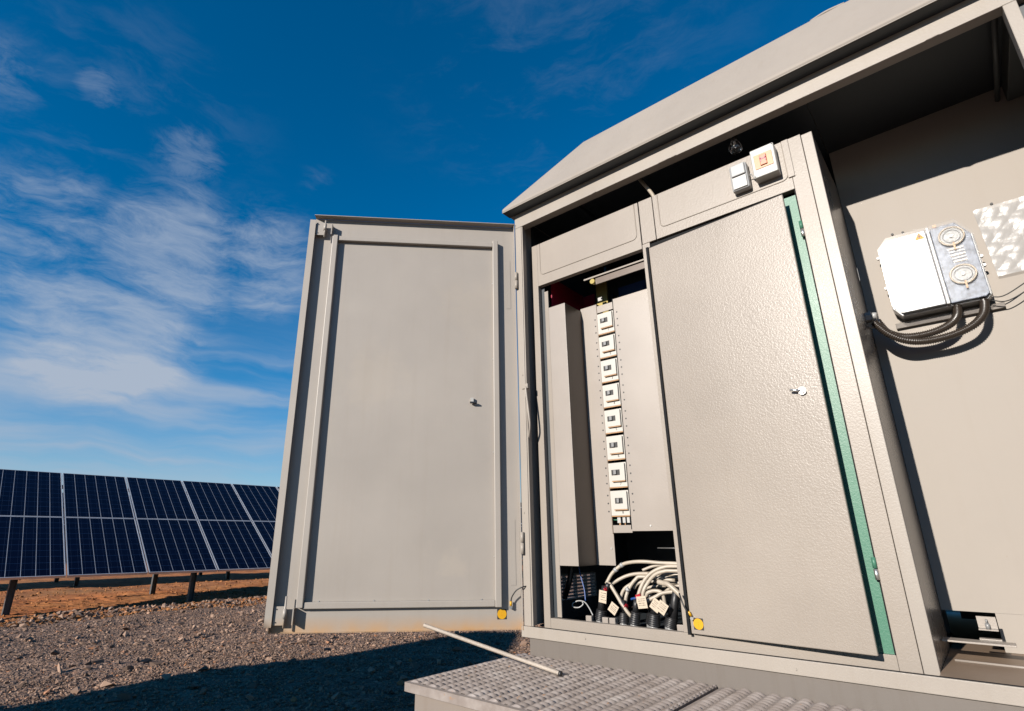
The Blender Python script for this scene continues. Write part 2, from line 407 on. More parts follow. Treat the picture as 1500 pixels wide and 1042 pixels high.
# ---- inner cabinet (left bay)
Y = .075
fr = MB()
fr.box(.032, .068, Y, Y+.03, -.0295, 1.985)                       # left stile
fr.box(1.374, 1.4325, Y, Y+.03, -.0295, 1.985)                      # right stile
fr.box(.0685, 1.3735, Y, Y+.03, -.0295, .032)                       # bottom rail
fr.build('inner_frame', M['innerframe'], cab, .0015)
MB().box(.0685, .695, Y, Y+.03, 1.722, 1.985).build('top_panel', M['innerframe'], cab, .0015)
MB().box(.7, .770, Y, Y+.03, 1.744, 1.985).build('top_stile', M['innerframe'], cab, .0015)
MB().box(.7735, 1.3735, Y, Y+.03, 1.744, 1.985).build('top_panel', M['innerframe'], cab, .0015)
MB().box(.697, .7350, Y+.002, Y+.03, .0325, 1.7435).build('centre_stile', M['innerframe'], cab, .001)
# raised, round-cornered trim on the top panels
def trim(x0, x1, z0, z1, r=.025, w=.0025):
    pts = [(x0, Y-.001, z1)]
    for k in range(6):
        a = math.pi+k*math.pi/10; pts.append((x0+r+r*math.cos(a), Y-.001, z0+r+r*math.sin(a)))
    for k in range(6):
        a = 1.5*math.pi+k*math.pi/10; pts.append((x1-r+r*math.cos(a), Y-.001, z0+r+r*math.sin(a)))
    pts.append((x1, Y-.001, z1)); return MB().tube(pts, w, 6)
trim(.088, .675, 1.785, 1.982).build('panel_seam', M['innerframe'], cab)
trim(.80, 1.360, 1.797, 1.982).build('panel_seam', M['innerframe'], cab)
MB().box(1.3605, 1.385, Y-.006, Y-.0005, 1.80, 1.983).build('panel_flange', M['innerframe'], cab, .001)
# opening returns and jamb strip
MB().box(.0690, .088, .106, .112, .0325, 1.7215).build('jamb', M['dark'], cab)
MB().box(.0885, .112, .104, .112, .035, 1.69).build('jamb_strip', M['innerframe'], cab)
# cabinet carcass
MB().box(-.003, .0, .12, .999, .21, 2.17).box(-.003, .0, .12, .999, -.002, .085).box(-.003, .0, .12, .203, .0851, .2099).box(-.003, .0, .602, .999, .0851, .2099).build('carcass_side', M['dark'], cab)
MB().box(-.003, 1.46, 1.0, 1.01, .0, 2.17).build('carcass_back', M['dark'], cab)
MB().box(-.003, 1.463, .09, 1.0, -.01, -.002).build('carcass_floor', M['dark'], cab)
MB().box(.0, .066, .113, .118, -.0015, 1.98).build('sliver_blocker', M['dark'], cab)  # dark strip added to block the sun sliver entering beside the post
# louvred vent in the side wall
gv = MB().box(-.002, .008, .205, .215, .088, .205).box(-.002, .008, .592, .602, .088, .205).box(-.002, .008, .2155, .5915, .088, .094).box(-.002, .008, .2155, .5915, .199, .205).build('vent_grille', M['lgrey'], cab)
for k in range(6):
    z = .102+k*.0165
    MB()._add([(-.008, .216, z-.004), (-.008, .591, z-.004), (.010, .591, z+.007), (.010, .216, z+.007), (-.008, .216, z-.0055), (-.008, .591, z-.0055), (.010, .591, z+.0055), (.010, .216, z+.0055)],
              [(0, 1, 2, 3), (7, 6, 5, 4), (0, 4, 5, 1), (3, 2, 6, 7), (0, 3, 7, 4), (1, 5, 6, 2)]).build('louvre', M['lgrey'], gv)
for y in (.30, .40, .50): MB().box(-.010, .012, y, y+.004, .0945, .1985).build('divider', M['lgrey'], gv)
# cover box and breaker plates
MB().box(.092, .2165, .105, .109, .258, 1.588).build('cover_box', M['sheet'], cab, .002)
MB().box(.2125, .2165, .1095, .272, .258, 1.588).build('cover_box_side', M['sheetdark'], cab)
pm = MB().box(.2120, .316, .2725, .276, .258, 1.604).build('mounting_plate', M['sheet'], cab, .001)
pp = MB().box(.4255, .75, .2515, .2545, .412, 1.594).build('mounting_plate', M['sheet'], cab, .001)
Yb = .262
xl = lambda z: .325; 
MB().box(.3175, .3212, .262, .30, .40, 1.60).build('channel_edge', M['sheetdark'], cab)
MB().box(.4215, .4252, .2515, .30, .42, 1.63).build('channel_edge', M['seal'], cab)
MB().box(.3220, .4210, .262, .268, 1.545, 1.585).build('channel_cap', M['sheet'], cab)
for i in range(8):
    for j in range(3):
        z = 1.515-i*.1335-j*.038
        MB().cyl((.300, .2722, z), (.300, .2728, z), .0042, n=10).build('screw_hole', M['ink'], pm)
        MB().cyl((.443, .2512, z), (.443, .2518, z), .0042, n=10).build('screw_hole', M['ink'], pp)
MB().cyl((.300, .2695, .335), (.300, .2724, .335), .005).build('rivet', M['steel'], pm)
MB().cyl((.52, .2485, .435), (.52, .2514, .435), .004).build('rivet', M['steel'], pp)
# lower tail of breaker column
tl = MB().box(.322, .421, .262, .268, .405, .440).build('terminal_tray', M['sheet'], cab, .001)
MB().box(.35, .367, .258, .275, .45, .475).box(.378, .392, .258, .275, .45, .475).box(.40, .414, .258, .275, .45, .475).build('terminal', M['white'], tl)
MB().box(.356, .364, .262, .27, .4405, .4495).build('terminal_lead', M['tan'], tl)
MB().box(.385, .389, .262, .27, .4405, .4495).build('terminal_lead', M['tan'], tl)
MB().tube([(.325, .27, .465), (.349, .266, .464)], .003).build('green_lead', M['green'], tl)
# things at the top of the opening
MB().box(.094, .100, .16, .50, 1.50, 1.80).build('isolator_side', M['redplate'], cab, .001)
MB().box(.1005, .18, .50, .51, 1.55, 1.79).build('isolator_plate', M['redplate'], cab)
MB().tube(spline([(.20, .40, 1.84), (.26, .38, 1.80), (.32, .38, 1.82), (.33, .38, 1.87)], 5), .008).build('isolator_handle', M['teal'], cab)
MB().box(.29, .36, .32, .335, 1.50, 1.80).build('brass_busbar', M['brass'], cab, .004)
MB().box(.334, .735, .120, .127, 1.684, 1.692).build('support_rail', M['roof'], cab)
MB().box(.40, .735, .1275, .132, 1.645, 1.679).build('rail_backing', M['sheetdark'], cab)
MB().box(.38, .75, .42, .43, 1.58, 1.735).build('relay_plate', M['blue'], cab)
MB().cyl((.385, .118, 1.665), (.385, .140, 1.665), .014).build('rail_clamp', M['brass'], cab)
MB().box(.325, .350, .275, .285, 1.62, 1.64).build('terminal_label', M['white'], cab)
# small hooks and rods deep in the cabinet
MB().tube([(.52, .30, .338), (.75, .30, .338)], .003).build('stud', M['steel'], cab)

# ---- inner door, ajar
def inner_door():
    a = math.atan2(.045, .598)
    T = Matrix.Translation((.738, Y-.007, 0)) @ Matrix.Rotation(-a, 4, 'Z')
    dr = MB(T).box(0, .600, -.014, 0, .034, 1.7).build('inner_door', M['inner'], cab, .003)
    dr['label'] = 'textured grey inner door standing ajar'
    MB(T).box(-.012, -.0005, -.020, .004, .030, 1.705).build('door_seal', M['seal'], dr)
    MB(T).box(0, .600, -.006, .004, 1.7005, 1.708).build('door_seal', M['seal'], dr)
    MB(T).box(.02, .58, .0005, .016, .05, 1.69).build('door_return', M['seal'], dr)
    # lock: round barrel with a projecting cam handle
    MB(T).cyl((.536, -.014, .888), (.536, -.024, .888), .014, n=20).cyl((.536, -.024, .888), (.536, -.030, .888), .009, n=16).build('lock', M['steel'], dr)
    MB(T).tube([(.532, -.026, .888), (.500, -.034, .896)], [.006, .004], 8).build('lock_handle', M['steel'], dr)
    st = MB(T).box(.013, .052, -.0150, -.0142, .050, .091).build('warning_sticker', M['ink'], dr)
    MB(T).cyl((.0325, -.0152, .0705), (.0325, -.0160, .0705), .0195, n=28).build('sticker_disc', M['yellow'], st)
    s3 = MB(T).box(.0320, .0330, -.0163, -.0161, .060, .080).box(.028, .037, -.0163, -.0161, .0600, .0610).build('earth_symbol', M['orange'], st)
    MB(T).tube(spline([(-.03, -.02, .175), (-.012, -.035, .14), (.002, -.03, .11), (.008, -.02, .10)], 5), .003).build('earth_wire', M['black'], dr)
    MB(T).tube([(.004, -.028, .112), (.010, -.020, .096)], .005).build('wire_ferrule', M['yellow'], dr)
    MB(T).cyl((.012, -.014, .088), (.012, -.024, .088), .007, n=6).build('bolt', M['steel'], dr)
inner_door()
gs = MB().box(1.315, 1.3695, Y+.012, Y+.02, .0325, 1.722).build('green_flange', M['green'], cab)
MB().box(1.3695, 1.3737, Y+.004, Y+.03, .0325, 1.7435).build('opening_gap', M['seal'], cab)
MB().box(.7355, 1.3145, Y+.014, Y+.03, 1.7005, 1.7435).build('opening_head', M['seal'], cab)
for z in (1.555, .285):
    MB().cyl((1.3685, Y-.003, z-.035), (1.3685, Y-.003, z-.002), .0065, n=12).build('hinge_pin', M['steel'], gs)
    MB().cyl((1.3685, Y-.003, z), (1.3685, Y-.003, z+.034), .0065, n=12).build('hinge_pin', M['green'], gs)

# ---- big outer door, swung open
aD = math.atan2(.728, .686)
# local frame: +X runs from the hinge outwards to the left, +Y is the side we look at, +Z up
Lx = Vector((-.686, -.728, 0)).normalized(); Ly = Vector((.728, -.686, 0)).normalized()
TD = Matrix((( *Lx, 0), (*Ly, 0), (0, 0, 1, 0), (0, 0, 0, 1))).transposed()
TD = Matrix.Identity(4)
for r_ in range(3):
    TD[r_][0] = Lx[r_]; TD[r_][1] = Ly[r_]; TD[r_][2] = (0, 0, 1)[r_]
TD.translation = Vector((-.020, 0, 0))
od = MB(TD)
od.box(.014, 1.150, -.038, -.036, -.018, 2.118)
od = od.build('outer_door', M['door'], cab)
od['label'] = 'large outer door swung wide open, inner side in view'
MB(TD).box(.010, 1.1500, -.0355, .006, 2.1185, 2.1215).build('door_flange', M['door'], od)
MB(TD).box(.010, 1.150, -.0355, -.030, -.021, -.0185).build('door_flange', M['door'], od)
MB(TD).box(.010, .0135, -.038, .0, -.018, 2.118).build('door_flange', M['door'], od)
MB(TD).box(1.1505, 1.1535, -.038, .0, -.018, 2.090).box(1.140, 1.172, .0005, .0025, .008, 2.09).build('door_lip', M['door'], od)
for nm, a in (('stiffener', (1.013, 1.043, -.0355, -.005, .085, 2.005)), ('stiffener', (.108, .138, -.0355, -.005, .078, 2.012)),
              ('stiffener', (.1385, 1.0125, -.0355, -.012, .080, .108)), ('stiffener', (.1385, 1.0125, -.0355, -.012, 1.975, 2.003))):
    MB(TD).box(*a).build(nm, M['door'], od, .003)
for z0, flip in ((2.000, 1), (.015, -1)):
    lt = MB(TD).box(1.092, 1.138, -.012, -.008, z0, z0+.078).build('latch', M['door'], od, .001)
    zc = z0+.04
    MB(TD).cyl((1.088, -.004, z0-.015 if flip > 0 else z0-.01), (1.088, -.004, z0+.09 if flip > 0 else z0+.12), .0045, n=10).build('bolt_pin', M['door'], lt)
    MB(TD).cyl((1.088, -.004, zc-.012), (1.088, -.004, zc+.028), .0085, n=12).build('bolt_barrel', M['door'], lt)
    MB(TD).box(1.048, 1.053, -.0355, .004, z0+.002, z0+.070).build('keeper', M['door'], lt)
    MB(TD).cyl((1.125, -.0085, z0+.012), (1.125, -.0065, z0+.012), .003, n=8).cyl((1.125, -.0085, z0+.066), (1.125, -.0065, z0+.066), .003, n=8).build('screw', M['ink'], lt)
hk = MB(TD).box(.243, .258, -.0355, -.020, 1.058, 1.080).build('lock_tab', M['white'], od)
MB(TD).box(.228, .262, -.026, -.012, 1.050, 1.0575).build('lock_cam', M['black'], hk)
# hinge knuckles
for z0 in (1.705, .310):
    h = MB().cyl((-.020, -.010, z0), (-.020, -.010, z0+.05), .0085, n=14).cyl((-.020, -.010, z0+.0515), (-.020, -.010, z0+.10), .0085, n=14).build('hinge', M['shell'], od)
for z0 in (1.60, .17):
    MB(TD).box(.035, .060, -.0355, -.0345, z0, z0+.30).build('weld_plate', M['door'], od)
# small rivets along the stiffener
rv = MB(TD)
for z in (.30, .80, 1.3, 1.75): rv.cyl((.139, -.0355, z), (.139, -.030, z), .003, n=8)
for s_ in (.2, .45, .7, .95): rv.cyl((s_, -.0355, .1095), (s_, -.0325, .1095), .003, n=8)
rv.build('rivet', M['steel'], od)
st = MB(TD).box(.083, .127, -.0354, -.0346, .024, .068).build('warning_sticker', M['ink'], od)
MB(TD).cyl((.105, -.0345, .046), (.105, -.0337, .046), .0215, n=28).build('sticker_disc', M['yellow'], st)
MB(TD).box(.1045, .1055, -.0336, -.0334, .040, .058).box(.1, .11, -.0336, -.0334, .039, .040).build('earth_symbol', M['orange'], st)
MB(TD).tube(spline([(.064, -.020, .095), (.060, -.012, .12), (.040, .0, .15), (.012, .01, .165), (-.02, .0, .17)], 5), .0028).build('earth_wire', M['black'], od)
MB(TD).cyl((.064, -.020, .082), (.064, -.020, .102), .0055).build('wire_ferrule', M['yellow'], od)
MB(TD).cyl((.064, -.036, .075), (.064, -.018, .075), .007, n=8).build('bolt', M['steel'], od)
# pull handle on the inside of the post
ph = MB().tube(spline([(.018, .015, 1.135), (.022, -.004, 1.130), (.026, -.008, 1.10), (.036, -.006, 1.00), (.040, -.004, .93), (.030, .004, .89), (.018, .015, .865)], 6), .0055, 10).build('pull_handle', M['shell'], cab)
MB().box(-.004, .034, -.006, .014, 1.122, 1.148).build('handle_bracket', M['shell'], ph, .002)

# ================================================================== things on the cabin
# circuit breakers, stacked one above the other
ORD = ['Topmost', 'Second', 'Third', 'Fourth', 'Fifth', 'Sixth', 'Seventh', 'Lowest']
for i in range(8):
    zc = 1.476-i*.1335
    lab = {0: 'cream circuit breaker at the very top of the column', 7: 'white circuit breaker with centred switch, lowest in the column above the terminals'}.get(
        i, 'cream circuit breaker marked %d, %s from the top of the column' % (i+1, ORD[i].lower()))
    b = empty('circuit_breaker', (.3715, .262, zc-.058), lab, 'circuit breaker', 'circuit breakers stacked in the cabinet')
    MB().box(.3225, .4205, .255, .285, zc-.058, zc+.058).build('face_plate', M['breaker'], b, .0015)
    MB().box(.3235, .4195, .2555, .262, zc-.0625, zc-.0585).build('base_edge', M['tan'], b)
    bd = MB().box(.345, .4155, .243, .2545, zc-.030, zc+.052).build('body', M['breaker'], b, .0015)
    MB().box(.345, .4155, .2435, .2545, zc-.034, zc-.0305).build('body_shoulder', M['tan'], b)
    d = .004 if i == 7 else 0
    tg = MB().box(.346+d*2, .390+d, .2415, .2425, zc-.003, zc+.023).build('toggle_slot', M['ink'], b)
    MB().box(.361+d*1.5, .375+d, .232, .2414, zc-.000, zc+.020).build('toggle', M['grey'], tg, .001)
    text(str(i+1), .018, M['ink'], 'number', b, facing((.385, .2546, zc-.044)))

# breaker enclosure with amber window
def tilt_box(x0, x1, y0, y1, z0, z1): return MB().box(x0, x1, y0, y1, z0, z1)
eb = empty('breaker_enclosure', (1.295, Y, 1.825), 'white plastic enclosure with an orange window beside the light switch', 'breaker box')
MB().box(1.244, 1.338, .022, Y-.0005, 1.825, 1.965).build('housing', M['white'], eb, .004)
w = MB().box(1.256, 1.327, .0195, .0215, 1.862, 1.932).build('window', M['amber'], eb, .001)
MB().box(1.278, 1.305, .014, .019, 1.872, 1.922).build('switch_body', M['amberdark'], w, .002)
MB().box(1.280, 1.303, .0128, .0138, 1.900, 1.905).box(1.280, 1.284, .0128, .0138, 1.889, 1.912).box(1.299, 1.303, .0128, .0138, 1.889, 1.912).build('red_marks', M['pink'], w)
MB().cyl((1.332, .0205, 1.958), (1.332, .022, 1.958), .0025, n=8).cyl((1.250, .0205, 1.832), (1.250, .022, 1.832), .0025, n=8).build('screw', M['ink'], eb)
ls = empty('light_switch', (1.185, Y, 1.812), 'light grey double light switch left of the orange window enclosure', 'light switch')
MB().box(1.148, 1.220, .038, Y-.0005, 1.812, 1.942).build('housing', M['lgrey'], ls, .008)
MB().box(1.155, 1.213, .030, .0375, 1.880, 1.936).build('rocker', M['lgrey'], ls, .005)
MB().box(1.155, 1.213, .033, .0375, 1.818, 1.876).build('rocker', M['white'], ls, .005)
MB().tube(spline([(1.221, .055, 1.868), (1.229, .045, 1.872), (1.236, .05, 1.858), (1.243, .05, 1.845)], 6), .0022).build('cable_lead', M['lgrey'], ls)
# light bulb on its holder
BX, BY = 1.1795, .088
bu = empty('light_bulb', (BX, BY, 2.178), 'clear glass light bulb hanging behind the header beam above the switch', 'light bulb')
MB().cyl((BX, BY, 2.178), (BX, BY, 2.13), .020).cyl((BX, BY, 2.13), (BX, BY, 2.095), .015).build('lamp_holder', M['black'], bu)
pr = [(2.098, .013), (2.090, .016), (2.080, .023), (2.067, .0285), (2.052, .0285), (2.040, .022), (2.033, .011), (2.031, .002)]
MB().tube([(BX, BY, z) for z, r in pr], [r for z, r in pr], 20).build('bulb_glass', M['bulbglass'], bu)
MB().cyl((BX, BY, 2.095), (BX, BY, 2.072), .004).tube([(BX-.012, BY, 2.060), (BX-.006, BY, 2.068), (BX, BY, 2.060), (BX+.006, BY, 2.068), (BX+.012, BY, 2.060)], .0012, 6).build('filament', M['steel'], bu)
tag(MB().tube(spline([(.69, .14, 2.178), (.70, .13, 2.15), (.725, .12, 2.10), (.755, .112, 2.04), (.772, .108, 1.99), (.775, .112, 1.90)], 6), .009).build('cable_conduit', M['cable']),
    'curved white conduit dropping from the ceiling behind the lintel panels', 'conduit')

# meter box
mx = empty('meter_box', (1.72, .598, 1.25), 'clear lidded electricity meter box on the right bay wall', 'meter box')
body = [(1.592, 1.255), (1.862, 1.255), (1.878, 1.272), (1.878, 1.535), (1.835, 1.605), (1.605, 1.605), (1.566, 1.560), (1.566, 1.295)]
MB().prism(body, 1, .530, .5975).build('back_case', M['lgrey'], mx, .004)
MB().prism([(1.598, 1.262), (1.738, 1.262), (1.738, 1.598), (1.607, 1.598), (1.573, 1.556), (1.573, 1.298)], 1, .508, .5295).build('lid_half', M['lamped'], mx, .004)
rl = MB().prism([(1.752, 1.262), (1.858, 1.262), (1.871, 1.275), (1.871, 1.532), (1.832, 1.598), (1.752, 1.598)], 1, .514, .5295).build('dial_plate', M['dialplate'], mx, .003)
MB().prism([(1.590, 1.258), (1.860, 1.258), (1.875, 1.273), (1.875, 1.533), (1.834, 1.602), (1.605, 1.602), (1.569, 1.558), (1.569, 1.295)], 1, .488, .491).build('clear_lid', M['glass'], mx)
MB().box(1.739, 1.7505, .500, .5295, 1.258, 1.602).build('lid_rib', M['grey'], mx, .002)
def ring(cx, cz, r, t, y, n=32):
    return [(cx+r*math.cos(2*math.pi*k/n), y, cz+r*math.sin(2*math.pi*k/n)) for k in range(n+1)]
for cz in (1.538, 1.368):
    g = MB().cyl((1.812, .506, cz), (1.812, .5135, cz), .036, n=32).build('seal_dial', M['dialface'], mx, .002)
    MB().tube(ring(1.812, cz, .039, 0, .505), .0035, 6, cap=False).build('dial_ring', M['gauge'], g)
    MB().tube(ring(1.812, cz, .027, 0, .5045), .0018, 6, cap=False).build('inner_ring', M['grey'], g)
    MB().cyl((1.812, .500, cz), (1.812, .5055, cz), .006, n=14).build('seal_cap', M['gauge'], g)
    MB().box(1.809, 1.815, .500, .504, cz-.062, cz-.030).build('dial_tab', M['tan'], g)
for k in range(5):
    MB().box(1.788+.002*k, 1.838, .5105, .5135, 1.482-k*.014, 1.488-k*.014).build('counter_line', M['grey'] if k % 2 else M['gauge'], rl)
MB().prism([(1.698, 1.562), (1.732, 1.562), (1.715, 1.592)], 1, .5065, .5075).build('warning_triangle', M['orange'], mx)
MB().prism([(1.716, 1.586), (1.709, 1.574), (1.7145, 1.574), (1.712, 1.565), (1.721, 1.578), (1.716, 1.578)], 1, .5058, .5063).build('lightning_mark', M['ink'], mx)
for k in range(4):
    MB().box(1.60, 1.60+.05+.018*(k % 3), .5066, .5074, 1.538-k*.012, 1.5405-k*.012).build('faint_line', M['grey'], mx)
MB().prism([(1.605, 1.562), (1.632, 1.562), (1.6185, 1.586)], 1, .5065, .5075).build('faded_triangle', M['grey'], mx)
for (x, z) in ((1.562, 1.545), (1.562, 1.40), (1.882, 1.44), (1.882, 1.40)):
    MB().cyl((x, .545, z), (x, .56, z), .006, n=8).build('lid_screw', M['grey'], mx)
MB().box(1.765, 1.777, .53, .56, 1.606, 1.617).build('hanger', M['tan'], mx)
tag(MB().box(1.56, 1.905, .580, .597, 1.222, 1.245).build('mounting_rail', M['skirt'], None, .001), 'dull metal mounting rail under the meter box', 'rail')

def corrugated(pts, r, amp, pitch, n=12):
    L = spline(pts, 14); out = []; rr = []; acc = 0; last = L[0]
    step = pitch/4
    # resample
    seg = [0]
    for a, b in zip(L, L[1:]): seg.append(seg[-1]+(b-a).length)
    tot = seg[-1]; k = int(tot/step); j = 0
    for i in range(k+1):
        d = i*step
        while j < len(seg)-2 and seg[j+1] < d: j += 1
        t = (d-seg[j])/max(1e-6, seg[j+1]-seg[j]); out.append(L[j].lerp(L[j+1], min(1, t)))
        rr.append(r+amp*(1 if i % 4 < 2 else -1))
    return MB().tube(out, rr, n)
tag(corrugated([(1.768, .545, 1.262), (1.760, .53, 1.215), (1.735, .51, 1.18), (1.69, .50, 1.158), (1.631, .50, 1.152), (1.575, .505, 1.162), (1.530, .51, 1.195), (1.512, .51, 1.235), (1.505, .50, 1.250)], .0140, .0014, .0075).build('corrugated_hose', M['conduit']),
    'inner black corrugated hose, the shorter loop under the meter box', 'hose')
tag(corrugated([(1.846, .545, 1.262), (1.846, .53, 1.235), (1.831, .51, 1.189), (1.792, .50, 1.151), (1.725, .50, 1.129), (1.643, .50, 1.125), (1.582, .48, 1.138), (1.536, .465, 1.172), (1.507, .46, 1.215), (1.498, .458, 1.232)], .0140, .0014, .0075).build('corrugated_hose', M['conduit']),
    'outer black corrugated hose, the longer loop under the meter box', 'hose')
gl = MB().cyl((1.4745, .46, 1.262), (1.495, .46, 1.262), .020, n=6, smooth=False).cyl((1.495, .46, 1.262), (1.512, .46, 1.258), .015, n=12).build('cable_gland', M['lgrey'])
tag(gl, 'grey hexagonal cable gland on the partition wall, the upper one', 'cable gland')
gl = MB().cyl((1.4745, .50, 1.240), (1.497, .50, 1.240), .019, n=6, smooth=False).cyl((1.497, .50, 1.240), (1.515, .50, 1.240), .014, n=12).build('cable_gland', M['lgrey'])
tag(gl, 'grey hexagonal cable gland on the partition wall, the lower one', 'cable gland')
for k, (a, b_, c, lab) in enumerate((((1.872, .545, 1.262), (1.915, .55, 1.262), (2.02, .56, 1.32), 'thin black wire leaving the meter box, the upper one'),
                                ((1.868, .545, 1.250), (1.919, .55, 1.238), (2.03, .56, 1.295), 'thin black wire leaving the meter box, the lower one'))):
    tag(MB().tube(spline([a, b_, c, (c[0]+.12, .57, c[2]+.05)], 8), .0022, 8).build('wire', M['black']), lab, 'wire')
# screws in the wall
ws = MB()
for (x, z) in ((1.667, 1.655), (1.963, 1.668), (1.63, 1.66)): ws.cyl((x, .594, z), (x, .598, z), .005, n=10)
ws.build('wall_screw', M['ink'], cab)
# crinkled plastic document pocket
def film():
    nx, nz = 46, 56; x0, x1, z0, z1 = 1.912, 2.20, 1.352, 1.655; v = []; f = []
    rng = np.random.default_rng(3)
    ph = rng.uniform(0, 6.28, (9, 2)); kk = rng.uniform(-60, 60, (9, 2))
    for j in range(nz+1):
        for i in range(nx+1):
            x = x0+(x1-x0)*i/nx; z = z0+(z1-z0)*j/nz
            y = .588+sum(.0016*abs(math.sin(kk[k, 0]*x+kk[k, 1]*z+ph[k, 0])) for k in range(9))*-.6
            v.append((x-.01*(j/nz), y, z))
    for j in range(nz):
        for i in range(nx): a = j*(nx+1)+i; f.append((a, a+1, a+nx+2, a+nx+1))
    mb = MB(); mb._add(v, f, False); return mb.build('document_pocket', M['film'])
tag(film(), 'crinkled clear plastic document pocket on the wall right of the meter box', 'plastic pocket')
wf = [o for o in COL.objects if o.name.startswith('document_pocket')][0]

# ---- power cables
CB = {
 'A': ([(.300, .20, .182), (.329, .21, .228), (.375, .22, .264), (.423, .22, .277), (.485, .22, .281), (.563, .23, .277), (.63, .24, .276), (.80, .28, .27)], 'cream power cable arching highest over the boots'),
 'B': ([(.305, .22, .172), (.325, .24, .190), (.370, .26, .214), (.423, .27, .226), (.519, .28, .229), (.72, .32, .225)], 'cream power cable running just beneath the highest arch'),
 'C': ([(.308, .205, .185), (.319, .205, .176), (.348, .20, .138), (.376, .195, .100), (.407, .20, .060), (.425, .22, .045)], 'cream power cable slanting down between the first and second tags'),
 'D': ([(.346, .235, .100), (.352, .235, .130), (.370, .24, .162), (.404, .25, .186), (.427, .26, .208), (.468, .27, .217), (.62, .30, .215)], 'cream power cable rising from the second boot and bending right'),
 'E': ([(.378, .22, .095), (.384, .22, .129), (.397, .23, .165), (.427, .24, .203), (.458, .25, .216), (.60, .27, .205)], 'cream power cable standing upright above the red tape of the second boot'),
 'F': ([(.455, .19, .110), (.463, .19, .150), (.486, .20, .199), (.520, .21, .235), (.571, .22, .259), (.628, .23, .265), (.80, .25, .262)], 'left of the two cream cables rising from the middle tag'),
 'G': ([(.478, .19, .110), (.485, .19, .158), (.506, .20, .196), (.539, .205, .229), (.579, .21, .244), (.626, .22, .247), (.80, .24, .245)], 'right of the two cream cables rising from the middle tag'),
 'H': ([(.405, .26, .165), (.427, .26, .186), (.466, .27, .197), (.516, .28, .197), (.70, .31, .19)], 'cream power cable in the back row, below the bent ones'),
 'I': ([(.490, .20, .140), (.502, .20, .156), (.532, .21, .164), (.560, .215, .155), (.565, .22, .11)], 'short looped cream cable right of the middle tag'),
 'J': ([(.490, .19, .110), (.498, .19, .122), (.539, .20, .143), (.570, .21, .158), (.66, .24, .17)], 'cream cable passing low behind the double tag'),
 'K': ([(.545, .22, .200), (.575, .21, .196), (.600, .20, .192), (.64, .20, .16), (.70, .21, .10)], 'thick cream cable end beside the door edge'),
}
for k, (p, lab) in CB.items():
    tag(MB().tube(spline(p, 9), .0079 if k != 'K' else .0110, 12).build('power_cable', M['cable']), lab, 'cable', None)
tag(MB().tube(spline([(.42, .20, .125), (.44, .195, .130), (.47, .2, .135), (.50, .22, .13)], 6), .005).build('blue_wire', M['blue']), 'short blue wire between the cream cables', 'wire')
tag(MB().tube(spline([(.0, .30, .10), (.035, .27, .135), (.062, .25, .17), (.078, .25, .22), (.085, .26, .30)], 8), .014, 14).build('black_hose', M['black']),
    'thick black hose curving in front of the vent grille', 'hose')
tag(MB().tube(spline([(.225, .19, .045), (.20, .2, .075), (.165, .22, .095), (.13, .22, .098), (.105, .21, .085), (.115, .20, .072), (.145, .2, .072), (.162, .21, .085), (.16, .21, .097)], 8), .0028).build('grey_wire', M['lgrey']),
    'thin grey wire ending in a loop at the cabinet floor', 'wire')
tag(MB().tube(spline([(.125, .25, .27), (.13, .25, .22), (.155, .24, .15), (.165, .23, .10)], 8), .003).build('blue_wire', M['blue']), 'thin blue wire hanging in front of the vent grille', 'wire')

def boot(x, y, lean, h, r, lab):
    b = empty('cable_boot', (x, y, -.002), lab, 'cable gland', 'black cable boots on the cabinet floor')
    MB().cyl((x, y, -.002), (x+lean*.2, y, .026), r*.80, n=20).build('collar', M['grey'], b, .001)
    pts = []; rr = []; k = 18
    for i in range(k+1):
        t = i/k; pts.append((x+lean*(.2+.8*t), y, .0265+t*h)); rr.append(r*(1-.18*t)+(.0022 if i % 3 else -.002))
    MB().tube(pts, rr, 20).build('bellows', M['black'], b)
    MB().tube([(x+lean, y, .0265+h), (x+lean*1.15, y, .0265+h+.028), (x+lean*1.25, y, .0265+h+.05)], [r*.62, r*.52, r*.40], 16).build('sleeve', M['black'], b)
    return b
boot(.255, .20, .012, .045, .026, 'black ribbed boot furthest left under the tall tag')
boot(.372, .20, .006, .042, .023, 'black ribbed boot between the second tag and the thin cream cable')
boot(.428, .19, .014, .050, .022, 'leaning black ribbed boot under the middle tag')
boot(.512, .20, .010, .048, .027, 'black ribbed boot below the double tag')
boot(.580, .21, .016, .040, .027, 'black ribbed boot beside the inner door edge')
boot(.475, .25, .01, .04, .022, 'black ribbed boot in the rear row, half hidden')
# tall black sleeves behind
for i, (x, y, z0, z1) in enumerate(((.262, .20, .06, .172), (.600, .21, .05, .185))):
    tag(MB().tube([(x, y, z0), (x+.012, y, (z0+z1)/2), (x+.028, y, z1)], [.017, .016, .013], 14).build('cable_sleeve', M['black']),
        ['smooth black sleeve above the leftmost boot', 'smooth black sleeve close to the inner door edge'][i], 'cable sleeve')
for p, q, r, lab in (((.300, .20, .160), (.312, .20, .186), .0135, 'black end cap where the highest cable enters the leftmost boot'),
                     ((.462, .195, .118), (.472, .197, .150), .0150, 'black cap gathering the pair of cables at the middle tag'),
                     ((.378, .215, .075), (.384, .218, .100), .0135, 'black cap on the second boot under the red tape'),
                     ((.497, .215, .128), (.506, .215, .152), .0110, 'black cap between the middle tag and the double tag')):
    tag(MB().tube([p, q], [r, r*.86], 14).build('end_cap', M['black']), lab, 'cable cap')
